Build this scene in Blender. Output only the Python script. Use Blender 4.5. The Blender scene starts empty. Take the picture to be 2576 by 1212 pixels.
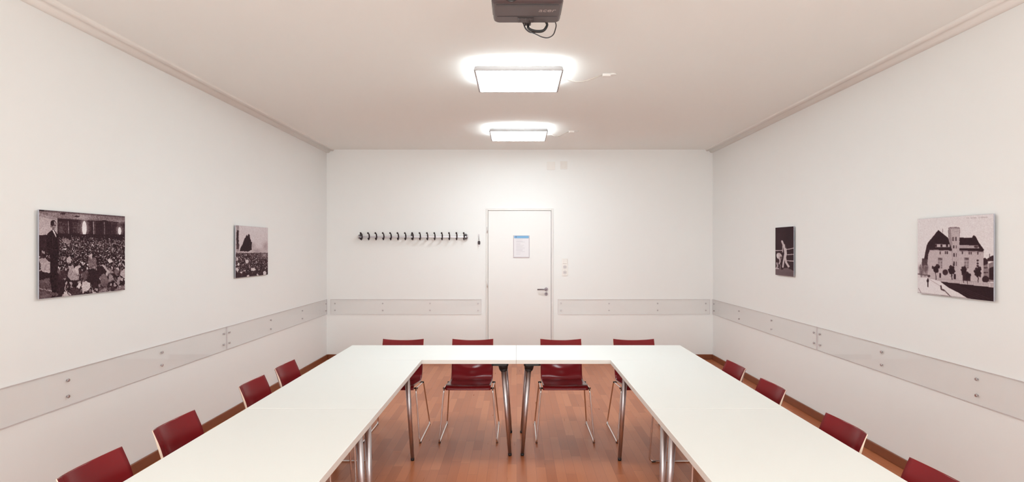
import bpy, bmesh, math, random
import numpy as np
from mathutils import Vector, Matrix

S = bpy.context.scene
COL = S.collection
PI = math.pi

# ------------------------------------------------------------------ camera
F_PX = 1575.0
CAM_H = 1.565
cd = bpy.data.cameras.new('camera')
cam = bpy.data.objects.new('camera', cd)
COL.objects.link(cam)
cam.location = (0, 0, CAM_H)
cam.rotation_euler = (PI / 2, 0, 0)
cd.sensor_width = 36.0
cd.lens = 36.0 * F_PX / 2576.0
cd.shift_x = -12.0 / 2576.0
cd.shift_y = 16.0 / 2576.0
cd.clip_start = 0.02
S.camera = cam

# ------------------------------------------------------------------ world, light, exposure
S.view_settings.view_transform = 'Standard'
S.view_settings.look = 'None'
S.view_settings.gamma = 1.0
S.view_settings.use_curve_mapping = False
S.view_settings.exposure = 0.75
LAMP_DOWN = 14.0
LAMP_UP = 7.0
DAY_FILL_W = 80.0
W = bpy.data.worlds.new('world'); S.world = W
W.use_nodes = True
W.node_tree.nodes['Background'].inputs[0].default_value = (0.75, 0.85, 1.0, 1)
W.node_tree.nodes['Background'].inputs[1].default_value = 1.0

XL, XR, YB, YR, ZC = -2.656, 2.740, 8.75, -1.60, 2.932
WINS = [(-2.1, -0.45), (0.5, 2.15)]      # spans in x of two windows added for light in the unseen rear wall
WZ0, WZ1 = 0.85, 2.70
for (a, b) in WINS:
    ld = bpy.data.lights.new('daylight_fill', 'AREA')
    ld.shape = 'RECTANGLE'; ld.size = (b - a) * 1.0; ld.size_y = WZ1 - WZ0
    ld.energy = DAY_FILL_W; ld.color = (0.96, 0.965, 0.92)
    lo = bpy.data.objects.new('daylight_fill', ld); COL.objects.link(lo)
    lo.location = ((a + b) / 2, YR - 0.32, (WZ0 + WZ1) / 2 )
    lo.rotation_euler = (PI / 2 + math.radians(44), 0, 0)      # added fill lamp, aimed into the room and tilted up to brighten the ceiling
    
# ------------------------------------------------------------------ materials
def srgb(r, g, b):
    f = lambda c: (c / 255 / 12.92) if c / 255 <= 0.04045 else ((c / 255 + 0.055) / 1.055) ** 2.4
    return (f(r), f(g), f(b), 1)

def mat(name, col, rough=0.5, metal=0.0, coat=0.0, spec=0.5, noise=0.0, nscale=8.0, bump=0.0, bscale=200.0):
    m = bpy.data.materials.new(name); m.use_nodes = True
    nt = m.node_tree; p = nt.nodes['Principled BSDF']
    p.inputs['Base Color'].default_value = col
    p.inputs['Roughness'].default_value = rough
    p.inputs['Metallic'].default_value = metal
    p.inputs['Coat Weight'].default_value = coat
    p.inputs['Coat Roughness'].default_value = 0.12
    p.inputs['Specular IOR Level'].default_value = spec
    tc = nt.nodes.new('ShaderNodeTexCoord')
    if noise > 0:
        n = nt.nodes.new('ShaderNodeTexNoise'); n.inputs['Scale'].default_value = nscale
        n.inputs['Detail'].default_value = 4
        nt.links.new(tc.outputs['Object'], n.inputs['Vector'])
        mr = nt.nodes.new('ShaderNodeMapRange')
        mr.inputs['To Min'].default_value = 1 - noise; mr.inputs['To Max'].default_value = 1 + noise
        nt.links.new(n.outputs['Fac'], mr.inputs['Value'])
        vm = nt.nodes.new('ShaderNodeVectorMath'); vm.operation = 'SCALE'
        vm.inputs[0].default_value = col[:3]
        nt.links.new(mr.outputs[0], vm.inputs['Scale'])
        nt.links.new(vm.outputs[0], p.inputs['Base Color'])
    if bump > 0:
        n2 = nt.nodes.new('ShaderNodeTexNoise'); n2.inputs['Scale'].default_value = bscale
        nt.links.new(tc.outputs['Object'], n2.inputs['Vector'])
        b = nt.nodes.new('ShaderNodeBump'); b.inputs['Strength'].default_value = bump
        b.inputs['Distance'].default_value = 0.002
        nt.links.new(n2.outputs['Fac'], b.inputs['Height'])
        nt.links.new(b.outputs[0], p.inputs['Normal'])
    return m

def emit(name, col, strength):
    m = bpy.data.materials.new(name); m.use_nodes = True
    p = m.node_tree.nodes['Principled BSDF']
    p.inputs['Base Color'].default_value = (0.9, 0.9, 0.9, 1)
    p.inputs['Emission Color'].default_value = col
    p.inputs['Emission Strength'].default_value = strength
    return m

M = {}
M['wall'] = mat('wall_paint', (0.918, 0.915, 0.900, 1), 0.75, spec=0.25, noise=0.006, nscale=1.5, bump=0.08, bscale=300)
M['ceiling'] = mat('ceiling_paint', (0.965, 0.968, 0.94, 1), 0.85, spec=0.2, noise=0.006, nscale=1.2, bump=0.06, bscale=300)
M['mould'] = mat('moulding_paint', (0.92, 0.89, 0.85, 1), 0.6, spec=0.3, noise=0.004)
M['door'] = mat('door_lacquer', (0.87, 0.85, 0.83, 1), 0.35, spec=0.4, noise=0.004)
M['doorframe'] = mat('door_frame_paint', (0.80, 0.765, 0.735, 1), 0.35, noise=0.004)
M['gap'] = mat('door_gap_shade', (0.55, 0.50, 0.51, 1), 0.8, noise=0.02)
M['table'] = mat('table_laminate', (0.835, 0.835, 0.80, 1), 0.42, spec=0.35, noise=0.004)
M['tedge'] = mat('table_edge_band', (0.84, 0.82, 0.78, 1), 0.4, noise=0.006)
M['steel'] = mat('brushed_steel', (0.60, 0.56, 0.58, 1), 0.36, metal=1.0, noise=0.04, nscale=40)
M['handle'] = mat('dark_satin_steel', (0.26, 0.22, 0.24, 1), 0.35, metal=0.8, noise=0.02)
M['chrome'] = mat('chrome', (0.75, 0.71, 0.71, 1), 0.12, metal=1.0, noise=0.01)
M['black'] = mat('black_plastic', (0.012, 0.011, 0.012, 1), 0.45, noise=0.05)
M['redwood'] = mat('red_lacquered_ply', (0.185, 0.011, 0.014, 1), 0.22, coat=0.0, spec=0.28, noise=0.06, nscale=5)
M['plyedge'] = mat('pale_ply_edge', (0.72, 0.58, 0.46, 1), 0.5, noise=0.03, nscale=60)
M['base'] = mat('baseboard_wood', (0.23, 0.066, 0.026, 1), 0.38, noise=0.12, nscale=14)
M['proj'] = mat('projector_plastic', (0.075, 0.055, 0.058, 1), 0.35, coat=0.2, noise=0.04)
M['projdark'] = mat('projector_dark', (0.02, 0.016, 0.018, 1), 0.3, coat=0.3, noise=0.04)
M['glasslens'] = mat('lens_glass', (0.01, 0.01, 0.015, 1), 0.05, coat=1.0, noise=0.01)
M['silver'] = mat('silver_print', (0.48, 0.40, 0.38, 1), 0.35, metal=0.4, noise=0.01)
M['lampcase'] = mat('lamp_housing', (0.50, 0.475, 0.475, 1), 0.5, metal=0.0, noise=0.01)
M['diffuser'] = emit('lamp_diffuser', (0.88, 1.0, 1.05, 1), LAMP_DOWN)
M['uplight'] = emit('lamp_uplight', (0.88, 1.0, 1.05, 1), LAMP_UP)
M['cable_w'] = mat('pale_cable', (0.62, 0.57, 0.53, 1), 0.5, noise=0.01)
M['plate'] = mat('white_plastic', (0.86, 0.82, 0.78, 1), 0.3, noise=0.004)
M['plate_d'] = mat('socket_recess', (0.70, 0.66, 0.65, 1), 0.5, noise=0.01)
M['hook'] = mat('dark_hook_metal', (0.022, 0.010, 0.013, 1), 0.4, metal=0.3, noise=0.05)
M['alu'] = mat('aluminium_rail', (0.50, 0.47, 0.50, 1), 0.35, metal=0.85, noise=0.02)
M['holder'] = mat('notice_holder_plastic', (0.55, 0.47, 0.50, 1), 0.3, noise=0.01)
M['paper'] = mat('paper', (0.84, 0.81, 0.83, 1), 0.7, noise=0.004)
M['blue'] = mat('blue_header_print', (0.20, 0.44, 0.70, 1), 0.5, noise=0.01)
M['ink'] = mat('grey_ink', (0.58, 0.54, 0.58, 1), 0.7, noise=0.01)
M['ink2'] = mat('dark_ink', (0.16, 0.18, 0.30, 1), 0.7, noise=0.01)
M['panelside'] = mat('print_panel_side', (0.42, 0.42, 0.48, 1), 0.4, noise=0.01)
M['winframe'] = mat('window_frame_paint', (0.85, 0.83, 0.80, 1), 0.4, noise=0.005)

def acrylic(name, tint, gloss):
    m = bpy.data.materials.new(name); m.use_nodes = True
    nt = m.node_tree; nt.nodes.clear()
    o = nt.nodes.new('ShaderNodeOutputMaterial')
    t = nt.nodes.new('ShaderNodeBsdfTransparent'); t.inputs[0].default_value = tint
    g = nt.nodes.new('ShaderNodeBsdfGlossy'); g.inputs['Roughness'].default_value = 0.04
    lw = nt.nodes.new('ShaderNodeLayerWeight'); lw.inputs['Blend'].default_value = 0.5
    pw = nt.nodes.new('ShaderNodeMath'); pw.operation = 'POWER'; pw.inputs[1].default_value = 4.0
    nt.links.new(lw.outputs['Facing'], pw.inputs[0])
    fr = nt.nodes.new('ShaderNodeMath'); fr.operation = 'MULTIPLY_ADD'; fr.inputs[1].default_value = gloss; fr.inputs[2].default_value = 0.02
    nt.links.new(pw.outputs[0], fr.inputs[0])
    mx = nt.nodes.new('ShaderNodeMixShader')
    nt.links.new(fr.outputs[0], mx.inputs[0]); nt.links.new(t.outputs[0], mx.inputs[1])
    nt.links.new(g.outputs[0], mx.inputs[2]); nt.links.new(mx.outputs[0], o.inputs[0])
    return m
M['acrylic'] = acrylic('clear_acrylic', (0.992, 0.988, 0.987, 1), 0.5)
M['acryledge'] = mat('acrylic_edge', (0.70, 0.64, 0.65, 1), 0.3, noise=0.01)
M['pane'] = acrylic('window_glass', (0.97, 0.98, 0.98, 1), 0.6)

def floor_mat():
    m = bpy.data.materials.new('parquet'); m.use_nodes = True
    nt = m.node_tree; N = nt.nodes.new; L = nt.links.new
    p = nt.nodes['Principled BSDF']
    tc = N('ShaderNodeTexCoord'); sep = N('ShaderNodeSeparateXYZ'); L(tc.outputs['Object'], sep.inputs[0])
    def math_(op, a, b=None):
        n = N('ShaderNodeMath'); n.operation = op
        for i, v in enumerate((a, b)):
            if v is None: continue
            if isinstance(v, (int, float)): n.inputs[i].default_value = v
            else: L(v, n.inputs[i])
        return n.outputs[0]
    sx = math_('DIVIDE', sep.outputs[0], 0.068)
    strip = math_('FLOOR', sx)
    wn = N('ShaderNodeTexWhiteNoise'); wn.noise_dimensions = '1D'; L(strip, wn.inputs['W'])
    off = math_('MULTIPLY', wn.outputs['Value'], 7.3)
    py = math_('DIVIDE', math_('ADD', sep.outputs[1], off), 0.52)
    pl = math_('FLOOR', py)
    cmb = N('ShaderNodeCombineXYZ'); L(strip, cmb.inputs[0]); L(pl, cmb.inputs[1])
    wn2 = N('ShaderNodeTexWhiteNoise'); wn2.noise_dimensions = '2D'; L(cmb.outputs[0], wn2.inputs['Vector'])
    # grain
    gx = N('ShaderNodeCombineXYZ')
    L(math_('MULTIPLY', sep.outputs[0], 60.0), gx.inputs[0]); L(math_('MULTIPLY', sep.outputs[1], 2.5), gx.inputs[1])
    L(math_('MULTIPLY', wn2.outputs['Value'], 30.0), gx.inputs[2])
    ns = N('ShaderNodeTexNoise'); ns.inputs['Scale'].default_value = 1.0; ns.inputs['Detail'].default_value = 5
    L(gx.outputs[0], ns.inputs['Vector'])
    mixf = math_('ADD', math_('MULTIPLY', wn2.outputs['Value'], 0.62), math_('MULTIPLY', ns.outputs['Fac'], 0.38))
    cr = N('ShaderNodeValToRGB')
    cr.color_ramp.elements[0].position = 0.05; cr.color_ramp.elements[0].color = (0.38, 0.112, 0.042, 1)
    cr.color_ramp.elements[1].position = 0.95; cr.color_ramp.elements[1].color = (0.58, 0.215, 0.098, 1)
    e = cr.color_ramp.elements.new(0.5); e.color = (0.50, 0.160, 0.066, 1)
    L(mixf, cr.inputs[0])
    # joints
    fx = math_('FRACT', sx); fy = math_('FRACT', py)
    jx = math_('LESS_THAN', fx, 0.022); jy = math_('LESS_THAN', fy, 0.004)
    j = math_('MAXIMUM', jx, jy)
    mx = N('ShaderNodeMix'); mx.data_type = 'RGBA'
    L(math_('MULTIPLY', j, 0.55), mx.inputs['Factor']); L(cr.outputs[0], mx.inputs['A'])
    mx.inputs['B'].default_value = (0.09, 0.03, 0.015, 1)
    L(mx.outputs['Result'], p.inputs['Base Color'])
    rg = N('ShaderNodeMapRange'); L(ns.outputs['Fac'], rg.inputs['Value'])
    rg.inputs['To Min'].default_value = 0.24; rg.inputs['To Max'].default_value = 0.36
    L(rg.outputs[0], p.inputs['Roughness'])
    p.inputs['Specular IOR Level'].default_value = 0.27
    p.inputs['Coat Weight'].default_value = 0.0
    return m
M['floor'] = floor_mat()

# ------------------------------------------------------------------ helpers
def link(name, bm, mats, parent=None, smooth=False, loc=None):
    me = bpy.data.meshes.new(name)
    bmesh.ops.recalc_face_normals(bm, faces=bm.faces[:])
    bm.to_mesh(me); bm.free()
    if not isinstance(mats, (list, tuple)): mats = [mats]
    for m in mats: me.materials.append(m)
    if smooth:
        for p in me.polygons: p.use_smooth = True
    o = bpy.data.objects.new(name, me); COL.objects.link(o)
    if parent is not None: o.parent = parent
    if loc: o.location = loc
    return o

def box(bm, x0, x1, y0, y1, z0, z1, bev=0.0, mi=0, seg=2):
    vs = [bm.verts.new((x, y, z)) for x in (x0, x1) for y in (y0, y1) for z in (z0, z1)]
    idx = [(0, 1, 3, 2), (4, 6, 7, 5), (0, 4, 5, 1), (2, 3, 7, 6), (0, 2, 6, 4), (1, 5, 7, 3)]
    fs = [bm.faces.new([vs[i] for i in q]) for q in idx]
    for f in fs: f.material_index = mi
    if bev > 0:
        es = set()
        for f in fs: es.update(f.edges)
        r = bmesh.ops.bevel(bm, geom=list(es), offset=bev, segments=seg, affect='EDGES', profile=0.5)
        for f in r['faces']: f.material_index = mi
    return vs

def rbox(bm, x0, x1, y0, y1, z0, z1, r, axis='z', mi=0, n=6):
    """box with corners rounded in the plane perpendicular to axis"""
    pts = []
    a0, a1, b0, b1 = {'z': (x0, x1, y0, y1), 'y': (x0, x1, z0, z1), 'x': (y0, y1, z0, z1)}[axis]
    for (ca, cb, st) in ((a1 - r, b1 - r, 0), (a0 + r, b1 - r, 90), (a0 + r, b0 + r, 180), (a1 - r, b0 + r, 270)):
        for i in range(n + 1):
            t = math.radians(st + 90 * i / n)
            pts.append((ca + r * math.cos(t), cb + r * math.sin(t)))
    lo, hi = {'z': (z0, z1), 'y': (y0, y1), 'x': (x0, x1)}[axis]
    def P(a, b, c):
        return {'z': (a, b, c), 'y': (a, c, b), 'x': (c, a, b)}[axis]
    A = [bm.verts.new(P(a, b, lo)) for a, b in pts]
    B = [bm.verts.new(P(a, b, hi)) for a, b in pts]
    fs = [bm.faces.new(A), bm.faces.new(B[::-1])]
    k = len(pts)
    for i in range(k):
        fs.append(bm.faces.new([A[i], A[(i + 1) % k], B[(i + 1) % k], B[i]]))
    for f in fs: f.material_index = mi

def cyl(bm, p0, p1, r0, r1=None, n=20, mi=0, cap=True):
    if r1 is None: r1 = r0
    p0 = Vector(p0); p1 = Vector(p1); d = (p1 - p0).normalized()
    u = d.cross(Vector((0, 0, 1))) if abs(d.z) < 0.95 else d.cross(Vector((1, 0, 0)))
    u.normalize(); v = d.cross(u)
    A = []; B = []
    for i in range(n):
        t = 2 * PI * i / n; w = u * math.cos(t) + v * math.sin(t)
        A.append(bm.verts.new(p0 + w * r0)); B.append(bm.verts.new(p1 + w * r1))
    for i in range(n):
        f = bm.faces.new([A[i], A[(i + 1) % n], B[(i + 1) % n], B[i]]); f.material_index = mi; f.smooth = True
    if cap:
        f = bm.faces.new(A[::-1]); f.material_index = mi
        f = bm.faces.new(B); f.material_index = mi

def fillet(pts, r, n=5, closed=False):
    pts = [Vector(p) for p in pts]; out = []
    m = len(pts)
    for i, p in enumerate(pts):
        if not closed and (i == 0 or i == m - 1): out.append(p); continue
        a = pts[(i - 1) % m]; b = pts[(i + 1) % m]
        da = (a - p); db = (b - p)
        rr = min(r, da.length * 0.45, db.length * 0.45)
        s = p + da.normalized() * rr; e = p + db.normalized() * rr
        for k in range(n + 1):
            t = k / n
            out.append(s * (1 - t) ** 2 + p * 2 * t * (1 - t) + e * t * t)
    return out

def tube(bm, pts, r, n=10, closed=False, mi=0):
    pts = [Vector(p) for p in pts]; m = len(pts); rings = []
    up = None
    for i, p in enumerate(pts):
        if closed: d = pts[(i + 1) % m] - pts[(i - 1) % m]
        else: d = pts[min(i + 1, m - 1)] - pts[max(i - 1, 0)]
        d.normalize()
        if up is None:
            u = d.cross(Vector((0, 0, 1)))
            if u.length < 0.1: u = d.cross(Vector((1, 0, 0)))
        else:
            u = up - d * up.dot(d)
        u.normalize(); up = u; v = d.cross(u)
        rings.append([bm.verts.new(p + (u * math.cos(2 * PI * k / n) + v * math.sin(2 * PI * k / n)) * r) for k in range(n)])
    rng = range(m) if closed else range(m - 1)
    for i in rng:
        A = rings[i]; B = rings[(i + 1) % m]
        if closed and i == m - 1:
            # best alignment
            best = min(range(n), key=lambda s: sum((A[k].co - B[(k + s) % n].co).length for k in range(n)))
            B = [B[(k + best) % n] for k in range(n)]
        for k in range(n):
            f = bm.faces.new([A[k], A[(k + 1) % n], B[(k + 1) % n], B[k]]); f.smooth = True; f.material_index = mi
    if not closed:
        bm.faces.new(rings[0][::-1]).material_index = mi; bm.faces.new(rings[-1]).material_index = mi

def empty(name, loc, rz=0.0):
    o = bpy.data.objects.new(name, None); COL.objects.link(o)
    o.location = loc; o.rotation_euler = (0, 0, rz); o.empty_display_size = 0.1
    return o

def tag(o, label, cat, group=None):
    o['label'] = label; o['category'] = cat
    if group: o['group'] = group
    return o

def struct(o, label=None):
    o['kind'] = 'structure'
    if label: o['label'] = label
    return o

def copy_tree(o, parent=None):
    c = o.copy(); COL.objects.link(c)
    if parent is not None: c.parent = parent
    for ch in [x for x in bpy.data.objects if x.parent == o]:
        copy_tree(ch, c)
    return c

# ------------------------------------------------------------------ room shell
T = 0.12
bm = bmesh.new(); box(bm, XL - T, XR + T, YR - T, YB + T, -0.1, 0.0)
struct(link('floor', bm, M['floor']), 'reddish brown parquet floor of narrow strips')
bm = bmesh.new(); box(bm, XL - T, XR + T, YR - T, YB + T, ZC, ZC + 0.1)
struct(link('ceiling', bm, M['ceiling']), 'plain off-white plaster ceiling')
bm = bmesh.new(); box(bm, XL - T, XL, YR - T, YB + T, 0, ZC)
struct(link('wall_left', bm, M['wall']), 'white left wall with two photo prints')
bm = bmesh.new(); box(bm, XR, XR + T, YR - T, YB + T, 0, ZC)
struct(link('wall_right', bm, M['wall']), 'white right wall with two photo prints')
DX0, DX1, DZ1 = -0.400, 0.478, 2.076
bm = bmesh.new()
box(bm, XL, DX0 - 0.02, YB, YB + T, 0, ZC)
box(bm, DX1 + 0.02, XR, YB, YB + T, 0, ZC)
box(bm, DX0 - 0.02, DX1 + 0.02, YB, YB + T, DZ1 + 0.02, ZC)
struct(link('wall_back', bm, M['wall']), 'white end wall with the door and the coat rack')
bm = bmesh.new()
xs = [XL, WINS[0][0], WINS[0][1], WINS[1][0], WINS[1][1], XR]
box(bm, xs[0], xs[1], YR - T, YR, 0, ZC); box(bm, xs[2], xs[3], YR - T, YR, 0, ZC); box(bm, xs[4], xs[5], YR - T, YR, 0, ZC)
for a, b in WINS:
    box(bm, a, b, YR - T, YR, 0, WZ0); box(bm, a, b, YR - T, YR, WZ1, ZC)
struct(link('wall_rear', bm, M['wall']), 'wall behind the viewer with two windows added to let in light')
for i, (a, b) in enumerate(WINS):
    bm = bmesh.new(); y0, y1 = YR - 0.09, YR - 0.03; w = 0.06
    box(bm, a, a + w, y0, y1, WZ0, WZ1); box(bm, b - w, b, y0, y1, WZ0, WZ1)
    box(bm, a + w, b - w, y0, y1, WZ0, WZ0 + w); box(bm, a + w, b - w, y0, y1, WZ1 - w, WZ1)
    c = (a + b) / 2; box(bm, c - 0.03, c + 0.03, y0, y1, WZ0 + w, WZ1 - w)
    wf = struct(link('window_%d' % (i + 1), bm, M['winframe']), 'white two-pane window added in the unseen rear wall to let in light')
    bm = bmesh.new(); box(bm, a + w, b - w, YR - 0.065, YR - 0.06, WZ0 + w, WZ1 - w)
    link('glass_pane', bm, M['pane'], wf)

# ceiling mouldings on both long walls
def moulding(name, x, s):
    prof = [(0, 0), (0, -0.046), (0.012, -0.048), (0.028, -0.047), (0.040, -0.040), (0.048, -0.028), (0.056, -0.020),
            (0.066, -0.021), (0.078, -0.024), (0.090, -0.022), (0.099, -0.014), (0.103, 0)]
    bm = bmesh.new()
    A = [bm.verts.new((x + s * a, YR, ZC + b)) for a, b in prof]
    B = [bm.verts.new((x + s * a, YB, ZC + b)) for a, b in prof]
    n = len(prof)
    for i in range(n):
        f = bm.faces.new([A[i], A[(i + 1) % n], B[(i + 1) % n], B[i]]); f.smooth = 1 < i < n - 2
    bm.faces.new(A); bm.faces.new(B[::-1])
    struct(link(name, bm, M['mould']), 'plaster moulding along the ceiling edge')
moulding('trim_1', XL, 1); moulding('trim_2', XR, -1)

def baseboard(name, x0, x1, y0, y1):
    bm = bmesh.new(); box(bm, x0, x1, y0, y1, 0, 0.072, 0.004)
    struct(link(name, bm, M['base']), 'low reddish brown wooden baseboard')
baseboard('baseboard_left', XL, XL + 0.016, YR, YB)
baseboard('baseboard_right', XR - 0.016, XR, YR, YB)
baseboard('baseboard_back', XL + 0.016, DX0 - 0.035, YB - 0.016, YB)
baseboard('baseboard_back_right', DX1 + 0.035, XR - 0.016, YB - 0.016, YB)

# ------------------------------------------------------------------ door
door = struct(empty('door_1', (0.039, YB, 0)), 'plain white door with steel lever handle')
dx = 0.039
bm = bmesh.new(); a, b = DX0 - dx, DX1 - dx
box(bm, a - 0.032, a - 0.003, -0.014, 0.10, 0, DZ1 + 0.032, 0.003)
box(bm, b + 0.003, b + 0.032, -0.014, 0.10, 0, DZ1 + 0.032, 0.003)
box(bm, a - 0.003, b + 0.003, -0.014, 0.10, DZ1 + 0.003, DZ1 + 0.032, 0.003)
link('door_frame', bm, M['doorframe'], door)
bm = bmesh.new(); box(bm, a, b, -0.004, 0.036, 0.008, DZ1, 0.002)
leaf = link('door_leaf', bm, M['door'], door)
bm = bmesh.new(); box(bm, a - 0.003, b + 0.003, 0.04, 0.05, 0.0, DZ1 + 0.003)  # sheet behind the leaf; its grey paints the shade in the door gap
link('door_gap_shade', bm, M['gap'], door)
hx, hz = 0.411 - dx, 0.980
bm = bmesh.new()
cyl(bm, (hx, -0.004, hz), (hx, -0.013, hz), 0.026, n=28)
cyl(bm, (hx, -0.013, hz), (hx, -0.052, hz), 0.010)
tube(bm, fillet([(hx, -0.040, hz), (hx, -0.056, hz), (hx - 0.125, -0.056, hz)], 0.015), 0.0095, 14)
h = link('door_handle', bm, M['handle'], leaf); h['label'] = 'steel lever handle'
bm = bmesh.new()
cyl(bm, (hx, -0.004, 0.915), (hx, -0.012, 0.915), 0.024, n=28)
link('keyhole_rosette', bm, M['handle'], leaf)
bm = bmesh.new(); box(bm, hx - 0.003, hx + 0.003, -0.0135, -0.012, 0.902, 0.925)
cyl(bm, (hx, -0.0135, 0.921), (hx, -0.012, 0.921), 0.006)
link('keyhole', bm, M['black'], leaf)
for z in (1.81, 1.05, 0.28):
    bm = bmesh.new(); cyl(bm, (a - 0.010, -0.021, z - 0.04), (a - 0.010, -0.021, z + 0.04), 0.008)
    link('hinge', bm, M['plate_d'] if z > 1.5 else M['doorframe'], door)

# notice on the door
nt_ = empty('notice_holder', (0.064, YB - 0.004, 1.42))
tag(nt_, 'framed paper notice with a blue header strip hung on the white door', 'notice')
w2 = 0.114; H = 0.312
bm = bmesh.new(); t = 0.009
box(bm, -w2, -w2 + t, -0.008, 0, 0, H, 0.001); box(bm, w2 - t, w2, -0.008, 0, 0, H, 0.001)
box(bm, -w2 + t, w2 - t, -0.008, 0, 0, 0.013, 0.001); box(bm, -w2 + t, w2 - t, -0.008, 0, H - 0.005, H, 0.001)
link('holder_frame', bm, M['holder'], nt_)
bm = bmesh.new(); box(bm, -w2 + t, w2 - t, -0.004, 0, 0.013, H - 0.005); pp = link('sheet', bm, M['paper'], nt_)
bm = bmesh.new(); rbox(bm, -w2 + 0.012, w2 - 0.010, -0.0086, -0.0042, H - 0.040, H - 0.006, 0.012, 'y')
link('blue_header', bm, M['blue'], nt_)
bm = bmesh.new(); cyl(bm, (-0.074, -0.0090, H - 0.022), (-0.074, -0.0087, H - 0.022), 0.009)
link('header_mark', bm, M['ink2'], nt_)
bm = bmesh.new(); random.seed(3)
z = H - 0.062
while z > 0.045:
    ln = random.choice([0.06, 0.09, 0.11, 0.12]); box(bm, -0.072, -0.072 + ln, -0.0043, -0.0041, z - 0.003, z)
    z -= random.choice([0.011, 0.011, 0.018])
link('printed_lines', bm, M['ink'], pp)

# ------------------------------------------------------------------ switches, plates
sw = tag(empty('switch_panel', (0.672, YB, 1.17)), 'white three-gang switch and socket panel right of the door handle', 'light switch')
bm = bmesh.new(); rbox(bm, -0.041, 0.041, -0.010, 0, 0, 0.24, 0.008, 'y'); link('cover_plate', bm, M['plate'], sw)
bm = bmesh.new(); box(bm, -0.029, 0.029, -0.016, -0.010, 0.170, 0.226, 0.003); link('rocker', bm, M['plate'], sw)
for zc in (0.120, 0.045):
    bm = bmesh.new()
    pts = [(0.030 * math.cos(PI / 6 + k * PI / 3), 0.028 * math.sin(PI / 6 + k * PI / 3)) for k in range(6)]
    A = [bm.verts.new((p, -0.0104, zc + q)) for p, q in pts]; B = [bm.verts.new((p, -0.0060, zc + q)) for p, q in pts]
    bm.faces.new(A); bm.faces.new(B[::-1])
    for i in range(6): bm.faces.new([A[i], A[(i + 1) % 6], B[(i + 1) % 6], B[i]])
    s_ = link('socket', bm, M['plate_d'], sw)
    bm = bmesh.new()
    for (px, pz) in ((-0.009, 0.003), (0.009, 0.003), (0, -0.004)):
        cyl(bm, (px, -0.0108, zc + pz), (px, -0.0104, zc + pz), 0.003, n=10)
    link('socket_hole', bm, M['black'], s_)
bm = bmesh.new(); rbox(bm, -0.056, 0.056, -0.012, 0, -0.056, 0.056, 0.006, 'y')
tag(link('blank_cover_plate', bm, M['plate'], None, loc=(0.478, YB, 2.704)), 'left one of two pale square cover plates high above the door', 'wall plate', 'cover plates above the door')
bm = bmesh.new(); rbox(bm, -0.050, 0.050, -0.008, 0, -0.056, 0.056, 0.006, 'y')
box(bm, -0.030, 0.030, -0.010, -0.008, -0.030, 0.030, 0.002)
tag(link('blank_cover_plate', bm, M['plate'], None, loc=(0.656, YB, 2.712)), 'right one of two pale square cover plates high above the door', 'wall plate', 'cover plates above the door')

# ------------------------------------------------------------------ coat rack
rack = tag(empty('coat_rack', (-1.43, YB, 1.66)), 'long wall-mounted coat rail with a row of fifteen dark hooks', 'coat rack')
hx0 = (912.8 - 1300) / 180.0 + 1.43; hx1 = (1168.5 - 1300) / 180.0 + 1.43
bm = bmesh.new()
box(bm, hx0 - 0.03, hx1 + 0.03, -0.040, -0.028, 0.040, 0.062, 0.002)
link('rail', bm, M['alu'], rack)
for k in (0, 7, 14):
    x = hx0 + (hx1 - hx0) * k / 14.0
    bm = bmesh.new(); sgn = -1 if k < 14 else 1; xx = x + sgn * 0.022
    cyl(bm, (xx, 0, 0.051), (xx, -0.010, 0.051), 0.022); cyl(bm, (xx, -0.010, 0.051), (xx, -0.030, 0.051), 0.008)
    tube(bm, fillet([(xx, -0.005, 0.085), (xx, -0.055, 0.092), (xx, -0.062, 0.072)], 0.02), 0.006, 8)
    tube(bm, fillet([(xx, -0.005, 0.025), (xx, -0.055, 0.018)], 0.02), 0.006, 8)
    link('wall_bracket', bm, M['hook'], rack)
for xe in (hx0 - 0.04, hx1 + 0.04):
    bm = bmesh.new(); cyl(bm, (xe - 0.008, -0.034, 0.052), (xe + 0.008, -0.034, 0.052), 0.032, n=24); link('end_cap', bm, M['alu'], rack)
hookmesh = None
for k in range(15):
    x = hx0 + (hx1 - hx0) * k / 14.0
    if hookmesh is None:
        bm = bmesh.new()
        path = fillet([(0, -0.128, 0.102), (0, -0.100, 0.100), (0, -0.058, 0.082), (0, -0.046, 0.052), (0, -0.058, 0.020), (0, -0.090, 0.010), (0, -0.098, 0.028)], 0.022, 5)
        tube(bm, path, 0.0088, 10)
        for p in (path[0], path[-1]):
            m_ = Matrix.Translation(p); bmesh.ops.create_icosphere(bm, subdivisions=2, radius=0.0125, matrix=m_)
        o = link('coat_hook', bm, M['hook'], rack, True); o.location = (x, 0, 0); hookmesh = o
    else:
        o = hookmesh.copy(); COL.objects.link(o); o.parent = rack; o.location = (x, 0, 0)

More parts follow.
